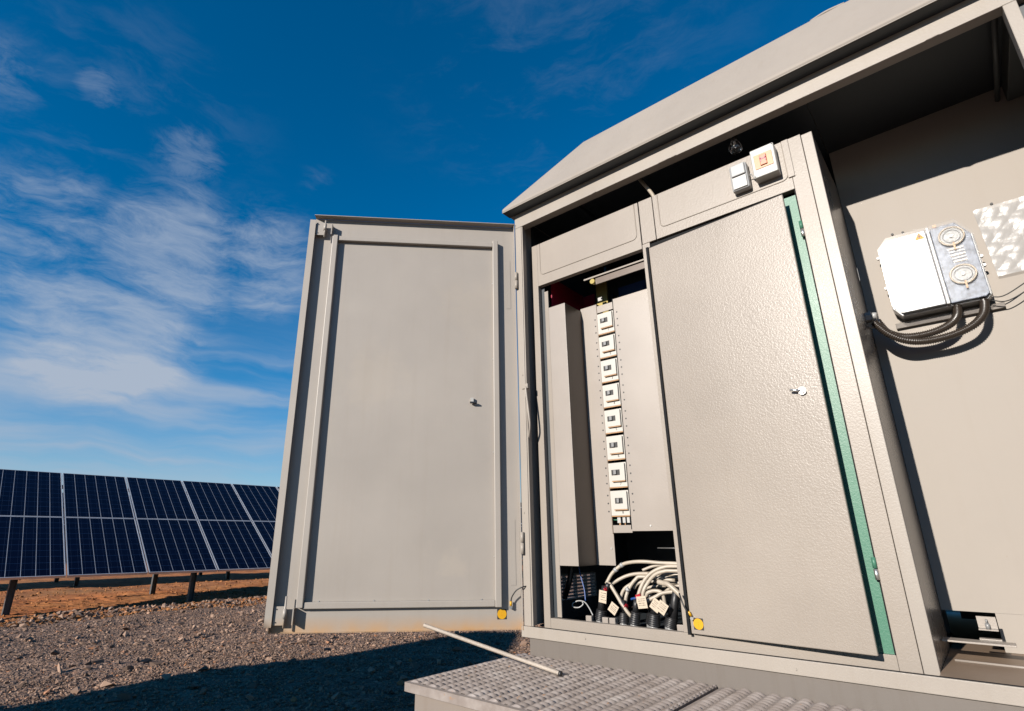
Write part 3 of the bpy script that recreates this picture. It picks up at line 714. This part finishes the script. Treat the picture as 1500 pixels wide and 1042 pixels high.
for p, lab in (([(.41, .27, .10), (.43, .27, .14), (.47, .28, .17), (.55, .29, .18), (.70, .31, .17)], 'thin cream cable low in the back row'),
               ([(.54, .24, .10), (.55, .235, .14), (.58, .23, .17), (.62, .235, .185), (.72, .25, .20)], 'thin cream cable rising behind the double tag'),
               ([(.475, .22, .245), (.52, .235, .262), (.58, .24, .268), (.70, .26, .262)], 'thin cream cable squeezed under the highest arch')):
    tag(MB().tube(spline(p, 9), .0062, 10).build('power_cable', M['cable']), lab, 'cable')
for x, y, z, lab in ((.395, .222, .162, 'grey cable tie on the upright cable of the second boot'), (.375, .22, .264, 'grey sleeve joint on the highest cable arch'), (.345, .215, .243, 'grey sleeve joint at the left shoulder of the highest arch')):
    tag(MB().cyl((x-.006, y, z-.004), (x+.006, y, z+.004), .0104, n=12).build('cable_tie', M['lgrey']), lab, 'cable tie')
# red tape wraps
for i, (p, q, r) in enumerate((((.282, .20, .158), (.308, .197, .166), .013), ((.375, .205, .095), (.392, .20, .088), .013), ((.458, .18, .135), (.478, .18, .142), .012))):
    k = 10; pts = [Vector(p).lerp(Vector(q), t/k) for t in range(k+1)]
    rr = [r*random.uniform(.65, 1.2) for _ in pts]
    tag(MB().tube(pts, rr, 9, smooth=False).build('red_tape', M['red']), ['red tape knotted above the leftmost tag', 'red tape behind the second tag', 'red tape above the middle tag'][i], 'tape')
# card tags with handwriting
def card(cx, y, cz, w, h, rot, yaw, lab, seed):
    t = empty('card_tag', (cx, y, cz), lab, 'tag', 'card tags tied to the cables')
    T = Matrix.Translation((cx, y, cz)) @ Matrix.Rotation(yaw, 4, 'Z') @ Matrix.Rotation(R(rot), 4, 'Y')
    MB(T).box(-w/2, w/2, -.0006, .0006, -h/2, h/2).build('card', M['tag'], t)
    rg = random.Random(seed); mb = MB(T)
    for j in range(4):
        z = h/2-.010-j*(h-.014)/4+rg.uniform(-.001, .001); x = -w/2+.005+rg.uniform(0, .004)
        while x < w/2-.007:
            l = rg.uniform(.0016, .0048); hh = rg.uniform(.0012, .0032)
            mb.box(x, x+l, -.0010, -.0007, z-hh/2, z+hh/2); x += l+rg.uniform(.0008, .0022)
    mb.build('handwriting', M['ink'], t)
card(.297, .165, .130, .038, .052, 8, 0, 'upright card tag under the red tape, leftmost of the tags', 1)
card(.352, .155, .086, .040, .042, 35, 0, 'card tag turned on its corner, second from the left', 2)
card(.492, .155, .120, .044, .048, -8, 0, 'card tag hanging nearly straight in the middle of the cables', 3)
card(.552, .160, .112, .042, .046, 36, 0, 'rear card of the overlapping pair near the inner door', 4)
card(.582, .152, .106, .042, .046, 34, 0, 'front card of the overlapping pair near the inner door', 5)
# clamps on the floor rail
for i, (x, lab) in enumerate(((.228, 'grey saddle clamp left of the leftmost boot'), (.312, 'grey saddle clamp right of the leftmost boot'), (.347, 'grey saddle clamp left of the second boot'), (.655, 'grey saddle clamp beside the inner door edge'))):
    c = empty('saddle_clamp', (x, .15, -.002), lab, 'clamp', 'clamps on the cabinet floor')
    MB().box(x-.015, x+.015, .145, .165, -.002, .048).build('block', M['sheet'], c, .003)
    MB().cyl((x+.004, .140, .015), (x+.004, .1445, .015), .006, n=6).build('bolt', M['steel'], c)

# ================================================================== platform step
def plate(x0, x1, y0, y1, z, mb):
    dx = .0060; dy = .0042; nx = int((x1-x0)/dx); ny = int((y1-y0)/dy)
    xs = np.linspace(x0, x1, nx+1); ys = np.linspace(y0, y1, ny+1)
    X, Yy = np.meshgrid(xs, ys)
    py = .0300; px = .0475
    col = np.floor(X/px); yo = (col % 2)*.5
    u = X/px-col; w = (Yy/py+yo) % 1
    bx = np.clip(1-((u-.5)/.40)**2, 0, 1)
    bw = np.where(w < .62, np.clip(np.sin(np.pi*np.clip(w/.9, 0, 1)), 0, 1), 0)*(w < .62)
    Z = z+.0085*bx**.6*bw
    Z -= .003*np.exp(-(((u-.5)/.35)**4))*(w > .66)*(w < .92)
    cr = np.random.default_rng(8).uniform(.8, 1.1, (400, 400)); Z = z+(Z-z)*cr[(col.astype(int)) % 400, (np.floor(Yy/py+yo)).astype(int) % 400]
    edge = (Yy < y0+.018) | (X < x0+.012) | (X > x1-.006)
    Z = np.where(edge, z, Z)
    v = np.stack([X, Yy, Z], -1).reshape(-1, 3)
    f = []
    for j in range(ny):
        b = j*(nx+1)
        f += [(b+i, b+i+1, b+i+nx+2, b+i+nx+1) for i in range(nx) if not (.60 < w[j, i] < .84 and abs(u[j, i]-.45) < .17 and not edge[j, i])]
    mb._add([tuple(p) for p in v], f, False)
    mb.box(x0, x1, y0, y0+.003, z-.03, z-.0005); mb.box(x0, x0+.003, y0+.003, y1, z-.02, z-.0005)
    mb.box(x1-.003, x1, y0+.003, y1, z-.02, z-.0005)
pf = empty('platform', (1.1, -.34, GZ), 'raised steel step platform with raised anti slip pattern along the cabin', 'platform')
for a, b in ((-.058, .832), (.846, 1.72), (1.734, 2.62)):
    mb = MB(); plate(a, b, -.686, -.004, -.1195, mb)
    o = mb.build('tread_plate', M['grating'], pf)
MB().box(-.020, 2.6, -.668, -.650, -.235, -.1215).build('front_beam', M['beam'], pf, .002)
MB().box(-.020, .0, -.6495, -.010, -.200, -.1215).build('side_beam', M['skirt'], pf, .002)
MB().box(2.58, 2.6, -.6495, -.010, -.200, -.1215).build('side_beam', M['skirt'], pf, .002)
for x in (.05, 1.3, 2.5):
    MB().box(x, x+.05, -.640, -.590, GZ-.05, -.2355).build('leg', M['skirt'], pf, .002)
# steel rod propping the door
def rod():
    a = Vector((-.330, -.345, .010)); b = Vector((.337, -.262, -.104)); k = 130; pts = []; rr = []
    for i in range(k*3+1):
        pts.append(a.lerp(b, i/(k*3))); rr.append(.0088 if i % 3 == 0 else .0076)
    o = MB().tube(pts, rr, 10).build('threaded_rod', M['rod'])
    return tag(o, 'long pale ribbed steel rod leaning from the open door onto the platform', 'rod')
rd = rod()
d_ = (Vector((.337, -.262, -.104))-Vector((-.330, -.345, .010))).normalized(); e_ = Vector((.337, -.262, -.104))
MB().cyl(e_+d_*.0002, e_+d_*.010, .0098, n=12).build('rod_cap', M['black'], rd)

# ================================================================== ground
def gheight(x, y):
    base = GZ - np.clip((-x-3.0)/6.0, 0, 1)*.10
    und = .012*np.sin(x*1.7+y*.6)+.010*np.sin(y*2.3-x*.9)+.008*np.sin(x*3.9+y*3.1)
    berm = .035*np.exp(-((x+7.55+.15*np.sin(y*1.3))/.28)**2)
    near = np.clip((x+1.0)/-1.0, 0, 1)
    return base+und*near*np.exp(-(np.hypot(x, y)/60)**2)+berm*np.exp(-(y/30)**2)
def ground():
    def axis(lo, hi, fine0, fine1, step):
        a = list(np.arange(fine0, fine1, step)); x = fine0; s = step; pre = []
        while x > lo: s *= 1.35; x -= s; pre.append(x)
        x = a[-1]; s = step; post = []
        while x < hi: s *= 1.35; x += s; post.append(x)
        return np.array(pre[::-1]+a+post)
    xs = axis(-900, 900, -11, 1, .06); ys = axis(-900, 900, -3, 9, .06)
    X, Yy = np.meshgrid(xs, ys); Z = gheight(X, Yy)
    rng = np.random.default_rng(5)
    fine = (X > -11) & (X < -.8) & (Yy > -3) & (Yy < 9)
    Z = Z+np.where(fine, rng.normal(0, .0045, X.shape), 0)+np.where((X < -7.3) & (X > -20) & (Yy < 30), .012*np.abs(np.sin(X*9+3*np.sin(Yy*2))*np.sin(Yy*7+X)), 0)
    v = np.stack([X, Yy, Z], -1).reshape(-1, 3); nx = len(xs)
    idx = np.arange(len(ys)*nx).reshape(len(ys), nx)
    f = np.stack([idx[:-1, :-1], idx[:-1, 1:], idx[1:, 1:], idx[1:, :-1]], -1).reshape(-1, 4)
    me = bpy.data.meshes.new('ground'); me.from_pydata(v.tolist(), [], f.tolist()); me.materials.append(M['ground'])
    o = bpy.data.objects.new('ground', me); COL.objects.link(o); o['kind'] = 'structure'
ground()

def stones(clods=False):
    # unit stones: jittered octahedra-like rocks
    protos = []
    rng = np.random.default_rng(21)
    for k in range(14):
        bm = bmesh.new()
        for q in range(9):
            p = rng.normal(0, 1, 3); p = p/np.linalg.norm(p)*rng.uniform(.8, 1.1); bm.verts.new(p)
        r_ = bmesh.ops.convex_hull(bm, input=bm.verts)
        bmesh.ops.delete(bm, geom=[v for v in bm.verts if not v.link_faces], context='VERTS'); bmesh.ops.triangulate(bm, faces=bm.faces)
        bm.verts.index_update()
        V = np.array([v.co[:] for v in bm.verts]); F = [[v.index for v in f.verts] for f in bm.faces]; bm.free()
        V = V*np.array([[rng.uniform(.8, 1.3), rng.uniform(.6, 1.), rng.uniform(.5, .85)]])
        protos.append((V, np.array(F)))
    def scatter(n, xr, yr, smin, smax, p=2.2):
        x = rng.uniform(*xr, n); y = rng.uniform(*yr, n); s = smin+(smax-smin)*rng.uniform(0, 1, n)**p
        return x, y, s
    if clods: parts = [scatter(5200, (-13.5, -7.0), (-2.5, 9.), .008, .038, 3.), scatter(1600, (-7.7, -6.9), (-2.5, 6.), .008, .045, 2.2)]
    else: parts = [scatter(64000, (-4.2, -.95), (-2.2, 3.4), .0030, .0140), scatter(30000, (-7.8, -4.2), (-2.2, 5.5), .0035, .017, 2.8),
             scatter(1500, (-7.9, -1.0), (-2., 5.5), .02, .05, 3.), scatter(1500, (-7.75, -7.1), (-2.5, 6.), .012, .055, 2.),
             scatter(5000, (-.95, -.03), (-2., 2.4), .0055, .019), scatter(4000, (-3.5, -.05), (2.4, 6), .007, .02)]
    # clumps of coarse stones
    cx = rng.uniform(-7.2, -3, 0 if clods else 26); cy = rng.uniform(-1.5, 4.5, len(cx))
    for a, b in zip(cx, cy):
        m = 45; parts.append((a+rng.normal(0, .16, m), b+rng.normal(0, .30, m), rng.uniform(.007, .024, m)))
    x = np.concatenate([q[0] for q in parts]); y = np.concatenate([q[1] for q in parts]); s = np.concatenate([q[2] for q in parts])
    dens = np.sin(x*2.1+1.3*np.sin(y*1.7))*np.sin(y*2.6+1.1*np.sin(x*2.9))
    keep = ~((x > -.03) & (y > -.02)) & ((x > -3.2) | (s > .02) | (rng.uniform(-.9, 1.0, len(x)) > dens)); x, y, s = x[keep], y[keep], s[keep]
    z = gheight(x, y); n = len(x); kind = rng.integers(0, len(protos), n); ang = rng.uniform(0, 6.28, n); tl = rng.normal(0, .7, n)
    VV = []; FF = []; off = 0
    for k, (V, F) in enumerate(protos):
        sel = np.where(kind == k)[0]; m = len(sel)
        c, sn = np.cos(ang[sel])[:, None], np.sin(ang[sel])[:, None]; ct, stt = np.cos(tl[sel])[:, None], np.sin(tl[sel])[:, None]
        vx, vy, vz = V[None, :, 0], V[None, :, 1], V[None, :, 2]
        y1 = vy*ct-vz*stt; z1 = vy*stt+vz*ct
        px = (vx*c-y1*sn)*s[sel][:, None]+x[sel][:, None]; py = (vx*sn+y1*c)*s[sel][:, None]+y[sel][:, None]
        pz = z1*s[sel][:, None]+(z[sel]+s[sel]*.25)[:, None]
        VV.append(np.stack([px, py, pz], -1).reshape(-1, 3))
        FF.append((F[None]+(np.arange(m)*len(V))[:, None, None]).reshape(-1, 3)+off); off += m*len(V)
    V = np.concatenate(VV).astype(np.float32); F = np.concatenate(FF).astype(np.int32)
    me = bpy.data.meshes.new('gravel'); me.vertices.add(len(V)); me.vertices.foreach_set('co', V.ravel())
    me.loops.add(F.size); me.loops.foreach_set('vertex_index', F.ravel())
    me.polygons.add(len(F)); me.polygons.foreach_set('loop_start', np.arange(len(F), dtype=np.int32)*3)
    me.polygons.foreach_set('loop_total', np.full(len(F), 3, np.int32)); me.polygons.foreach_set('use_smooth', np.zeros(len(F), bool)); me.update(calc_edges=True); me.validate()
    me.materials.append(M['clod'] if clods else M['stone'])
    o = bpy.data.objects.new('soil_clods' if clods else 'gravel', me); COL.objects.link(o)
    if clods: tag(o, 'rust coloured clods of dry soil under the solar panels', 'soil', kind='stuff')
    else: tag(o, 'loose grey brown crushed stone covering the ground around the cabin', 'gravel', kind='stuff')
stones(); stones(True)

# ================================================================== solar arrays
dS = Vector((.076, .997, 0)).normalized(); dT = Vector((-.859, .065, .508)).normalized(); dN = dS.cross(dT).normalized()
if dN.z < 0: dN = -dN
MW, ML = .99, 1.60                            # module size along the row / up the slope
def sc(P0, i, a, b, h=0): return P0+dS*(i*1.01+a)+dT*b+dN*h
def make_array(name, P0, i0, i1, label, legs):
    c = P0+dS*((i0+i1)/2*1.01)
    r = empty(name, (c.x, c.y, -.62), label, 'solar array', 'rows of solar panels beyond the gravel')
    proto = None
    for i in range(i0, i1):
        for j in (0, 1):
            a0, b0 = .01, (.006 if j else -ML-.006)
            if proto is None:
                T = Matrix.Identity(4)
                o0 = sc(P0, i, a0, b0)
                for q in range(3): T[q][0] = dS[q]; T[q][1] = dT[q]; T[q][2] = dN[q]
                T.translation = o0
                def mk(nm, mb_, mat, par):
                    ob = mb_.build(nm, mat, par); return ob
                pn = mk('solar_panel', MB(T).box(.012, MW-.012, .012, ML-.012, -.02, -.003), M['cells'], r)
                uvl = pn.data.uv_layers.new(name='UVMap'); Ti = T.inverted()
                for l in pn.data.loops:
                    w_ = Ti @ (pn.data.vertices[l.vertex_index].co+WORG[pn])
                    uvl.data[l.index].uv = ((w_.x-.012)/(MW-.024), (w_.y-.012)/(ML-.024))
                pf_ = mk('panel_frame', MB(T).box(0, MW, 0, .012, -.035, 0).box(0, MW, ML-.012, ML, -.035, 0).box(0, .012, .0125, ML-.0125, -.035, 0).box(MW-.012, MW, .0125, ML-.0125, -.035, 0), M['alu'], pn)
                proto = (pn, pf_, o0)
            else:
                d = sc(P0, i, a0, b0)-proto[2]
                pn = proto[0].copy(); COL.objects.link(pn); pn.parent = r; pn.location = proto[0].location+d
                g = proto[1].copy(); COL.objects.link(g); g.parent = pn; g.location = proto[1].location
    L = (i1-i0)*1.01
    T = Matrix.Identity(4)
    for q in range(3): T[q][0] = dS[q]; T[q][1] = dT[q]; T[q][2] = dN[q]
    T.translation = sc(P0, i0, 0, 0)
    for b in (-1.15, -.35, .35, 1.15):
        MB(T).box(0, L, b, b+.05, -.09, -.036).build('rail', M['postm'], r)
    for yy in legs:
        # front and rear post with a sloping beam between them
        for x in (-8.62, -10.35):
            t = (x-P0.x)/dT.x; zt = P0.z+dT.z*t-.10
            dx = P0.x+9.447
            X = x+dx if dx else x
            t = (X-P0.x)/dT.x; zt = P0.z+dT.z*t-.11
            MB().box(X-.035, X+.035, yy-.04, yy-.034, -.9, zt).box(X-.004, X+.004, yy-.034, yy+.034, -.9, zt).box(X-.035, X+.035, yy+.034, yy+.04, -.9, zt).build('leg', M['postm'], r)
        a = Vector((P0.x-dT.x*1.4, yy, P0.z-dT.z*1.4-.13)); b = Vector((P0.x+dT.x*1.4, yy, P0.z+dT.z*1.4-.13))
        MB().tube([a, b], .03, 4, smooth=False).build('beam', M['postm'], r)
    return r
P0 = Vector((-9.447, .148, .729))
make_array('solar_array', P0, -2, 16, 'nearest row of dark blue solar panels, seen beside the open door', [-.43, 1.97, 4.37, 6.77, 9.2, 11.6, 14.0])
make_array('solar_array', P0+Vector((-5.3, .4, 0)), -6, 20, 'second row of solar panels standing behind the nearest row', [-5.2+i*3.4 for i in range(8)])

# ================================================================== kiosk behind the photographer, made up and unseen, added to cast the shade on the gravel
def blocker():
    E1 = Vector((-2.56, -5.05, 0)); dx = Vector((.54, -.842, 0)); dy = Vector((-.842, -.54, 0))
    k = empty('shade_blocker', (E1.x, E1.y, GZ), 'made-up beige kiosk standing behind the camera', 'blocker')
    T = Matrix.Identity(4)
    for q in range(3): T[q][0] = dx[q]; T[q][1] = dy[q]
    T.translation = E1
    MB(T).box(0, 3.2, 0, .36, GZ-.1, 2.25).build('wall', M['shell'], k)
    MB(T).box(-.02, 3.22, -.03, .39, 2.2505, 2.38).build('roof', M['roof'], k)
    for i in range(4):
        d = MB(T).box(.09+i*.77, .83+i*.77, -.025, -.0005, GZ+.25, 2.1).build('door', M['door'], k, .003)
        MB(T).cyl((.75+i*.77, -.026, .95), (.75+i*.77, -.07, .95), .012).build('handle', M['steel'], d)
    v = MB(T)
    for z in np.arange(1.4, 1.9, .05): v.box(3.2005, 3.215, .06, .30, z, z+.03)
    v.build('louvre', M['lgrey'], k)
blocker()

# ================================================================== light, sky, camera
sdir = Vector((-.065, -1., .38)).normalized()          # towards the sun
el = math.asin(sdir.z); az = math.atan2(sdir.x, sdir.y)
L = bpy.data.lights.new('sun', 'SUN'); L.energy = 5.0; L.angle = R(.5); L.color = (1., .925, .835)
lo = bpy.data.objects.new('sun', L); COL.objects.link(lo); lo.location = (0, -10, 10)
lo.rotation_euler = sdir.to_track_quat('Z', 'Y').to_euler()

wd = bpy.data.worlds.new('World'); scene.world = wd; wd.use_nodes = True
wn = N(wd.node_tree)
for n_ in list(wn.n): wn.n.remove(n_)
sky = wn.add('ShaderNodeTexSky', sky_type='NISHITA'); sky.sun_disc = False
sky.sun_elevation = el; sky.sun_rotation = az; sky.air_density = 1.0; sky.dust_density = .0; sky.ozone_density = 4.0; sky.altitude = 300
D = wn.add('ShaderNodeTexCoord').outputs['Generated']
sp = wn.add('ShaderNodeSeparateXYZ', {'Vector': D})
elv = sp.outputs[2]
hs = wn.add('ShaderNodeHueSaturation', {'Color': sky.outputs[0], 'Saturation': 1.6, 'Value': 1.0, 'Hue': .496})
bg = wn.add('ShaderNodeBackground', {'Color': hs.outputs[0], 'Strength': .074})
# cirrus: warped streaky noise over direction space, gathered in banks
warp = wn.add('ShaderNodeTexNoise', {'Vector': D, 'Scale': 3.2, 'Detail': 4., 'Roughness': .6})
wv = wn.add('ShaderNodeVectorMath', {0: warp.outputs['Color'], 1: (.5, .5, .5)}, operation='SUBTRACT')
wv = wn.add('ShaderNodeVectorMath', {0: wv.outputs[0], 'Scale': .09}, operation='SCALE')
Dw = wn.add('ShaderNodeVectorMath', {0: D, 1: wv.outputs[0]}, operation='ADD')
def streak(scale, rot, sc_, det=9., rough=.62, dist=.6):
    mp = wn.add('ShaderNodeMapping', {'Vector': Dw.outputs[0], 'Rotation': rot, 'Scale': sc_})
    return wn.add('ShaderNodeTexNoise', {'Vector': mp.outputs[0], 'Scale': scale, 'Detail': det, 'Roughness': rough, 'Distortion': dist}).outputs[0]
n1 = streak(2.4, (.42, .30, 0), (.8, 1.3, 4.6), dist=.45, rough=.58)
n2 = streak(1.9, (.06, .05, 0), (1., 1., 10.), dist=.35, rough=.55)
n3 = streak(10., (.9, -.5, .2), (1., 1.1, 3.2), rough=.68, dist=.4)
def blob(d, r0, r1, src=None):
    v = Vector(d).normalized()
    dt = wn.add('ShaderNodeVectorMath', {0: D, 1: tuple(v)}, operation='DOT_PRODUCT').outputs['Value']
    mr = wn.add('ShaderNodeMapRange', {'Value': wn.math('ARCCOSINE', dt), 'From Min': R(r1), 'From Max': R(r0)}); mr.interpolation_type = 'SMOOTHSTEP'
    return mr.outputs[0]
def th(v, a, b):
    mr = wn.add('ShaderNodeMapRange', {'Value': v, 'From Min': a, 'From Max': b}); mr.interpolation_type = 'SMOOTHSTEP'; return mr.outputs[0]
A, MU, MX = (lambda a, b: wn.math('ADD', a, b, clamp=True)), (lambda a, b: wn.math('MULTIPLY', a, b)), (lambda a, b: wn.math('MAXIMUM', a, b))
main = MX(MX(blob((-.868, .245, .42), 1, 10), MU(blob((-.905, .09, .39), 1, 12), .62)), MX(MU(blob((-.80, .36, .43), 1, 9), .75), MU(blob((-.93, .20, .31), 2, 12), .8)))
mixn = A(MU(n1, .55), MU(n3, .45))
c1 = MU(th(A(mixn, MU(main, .22)), .50, .78), th(main, .02, .55))
band = MU(th(elv, .0, .12), th(elv, .40, .20))
c2 = MU(MU(th(n2, .30, .68), band), th(sp.outputs[0], -.35, -.85))
small = MX(MX(blob((-.797, .092, .597), 0, 3.), blob((-.799, .22, .56), 0, 4.6)), MX(MU(blob((-.721, .392, .571), 0, 3.0), .35), MU(blob((-.82, .0, .57), 0, 5), .7)))
c3 = MU(th(A(n3, MU(small, .2)), .50, .80), th(small, .0, .8))
veil = MX(blob((-.83, .12, .54), 2, 16), MU(blob((-.35, .60, .72), 2, 22), .8))
c4 = MU(MU(th(mixn, .46, .66), veil), .11)
low = MU(th(elv, .34, .02), .52)
cl = MX(A(MU(c1, .66), MU(c2, .74)), MX(MU(c3, .26), c4))
cl = A(cl, MU(low, wn.math('SUBTRACT', 1., cl)))
cb = wn.add('ShaderNodeBackground', {'Color': (.38, .45, .56, 1), 'Strength': .60})
mixs = wn.add('ShaderNodeMixShader', {0: cl, 1: bg.outputs[0], 2: cb.outputs[0]})
out = wn.add('ShaderNodeOutputWorld', {'Surface': mixs.outputs[0]})

cam = bpy.data.cameras.new('camera'); co = bpy.data.objects.new('camera', cam); COL.objects.link(co)
Rv = Vector((0.7482314109689068, 0.6634347393984753, -0.00202538854447478)); Uv = Vector((0.21368388004445943, -0.23810337912808466, 0.9474418083750223))
Fv = Vector((-0.6280835573780165, 0.7093385139741565, 0.31992173659242235))
mw = Matrix.Identity(4)
for q in range(3): mw[q][0] = Rv[q]; mw[q][1] = Uv[q]; mw[q][2] = -Fv[q]
mw.translation = Vector((1.6775110823588137, -2.2, 0.37756911622578637)); co.matrix_world = mw
cam.sensor_width = 36.; cam.lens = 797.127/1500*36; cam.shift_x = (750-709.41)/1500; cam.clip_start = .02; cam.clip_end = 3000
scene.camera = co
scene.render.resolution_x = 1024; scene.render.resolution_y = 711
scene.view_settings.view_transform = 'Standard'; scene.view_settings.look = 'None'; scene.view_settings.gamma = 1.; scene.view_settings.exposure = .82
scene.cycles.max_bounces = 8; scene.cycles.diffuse_bounces = 2
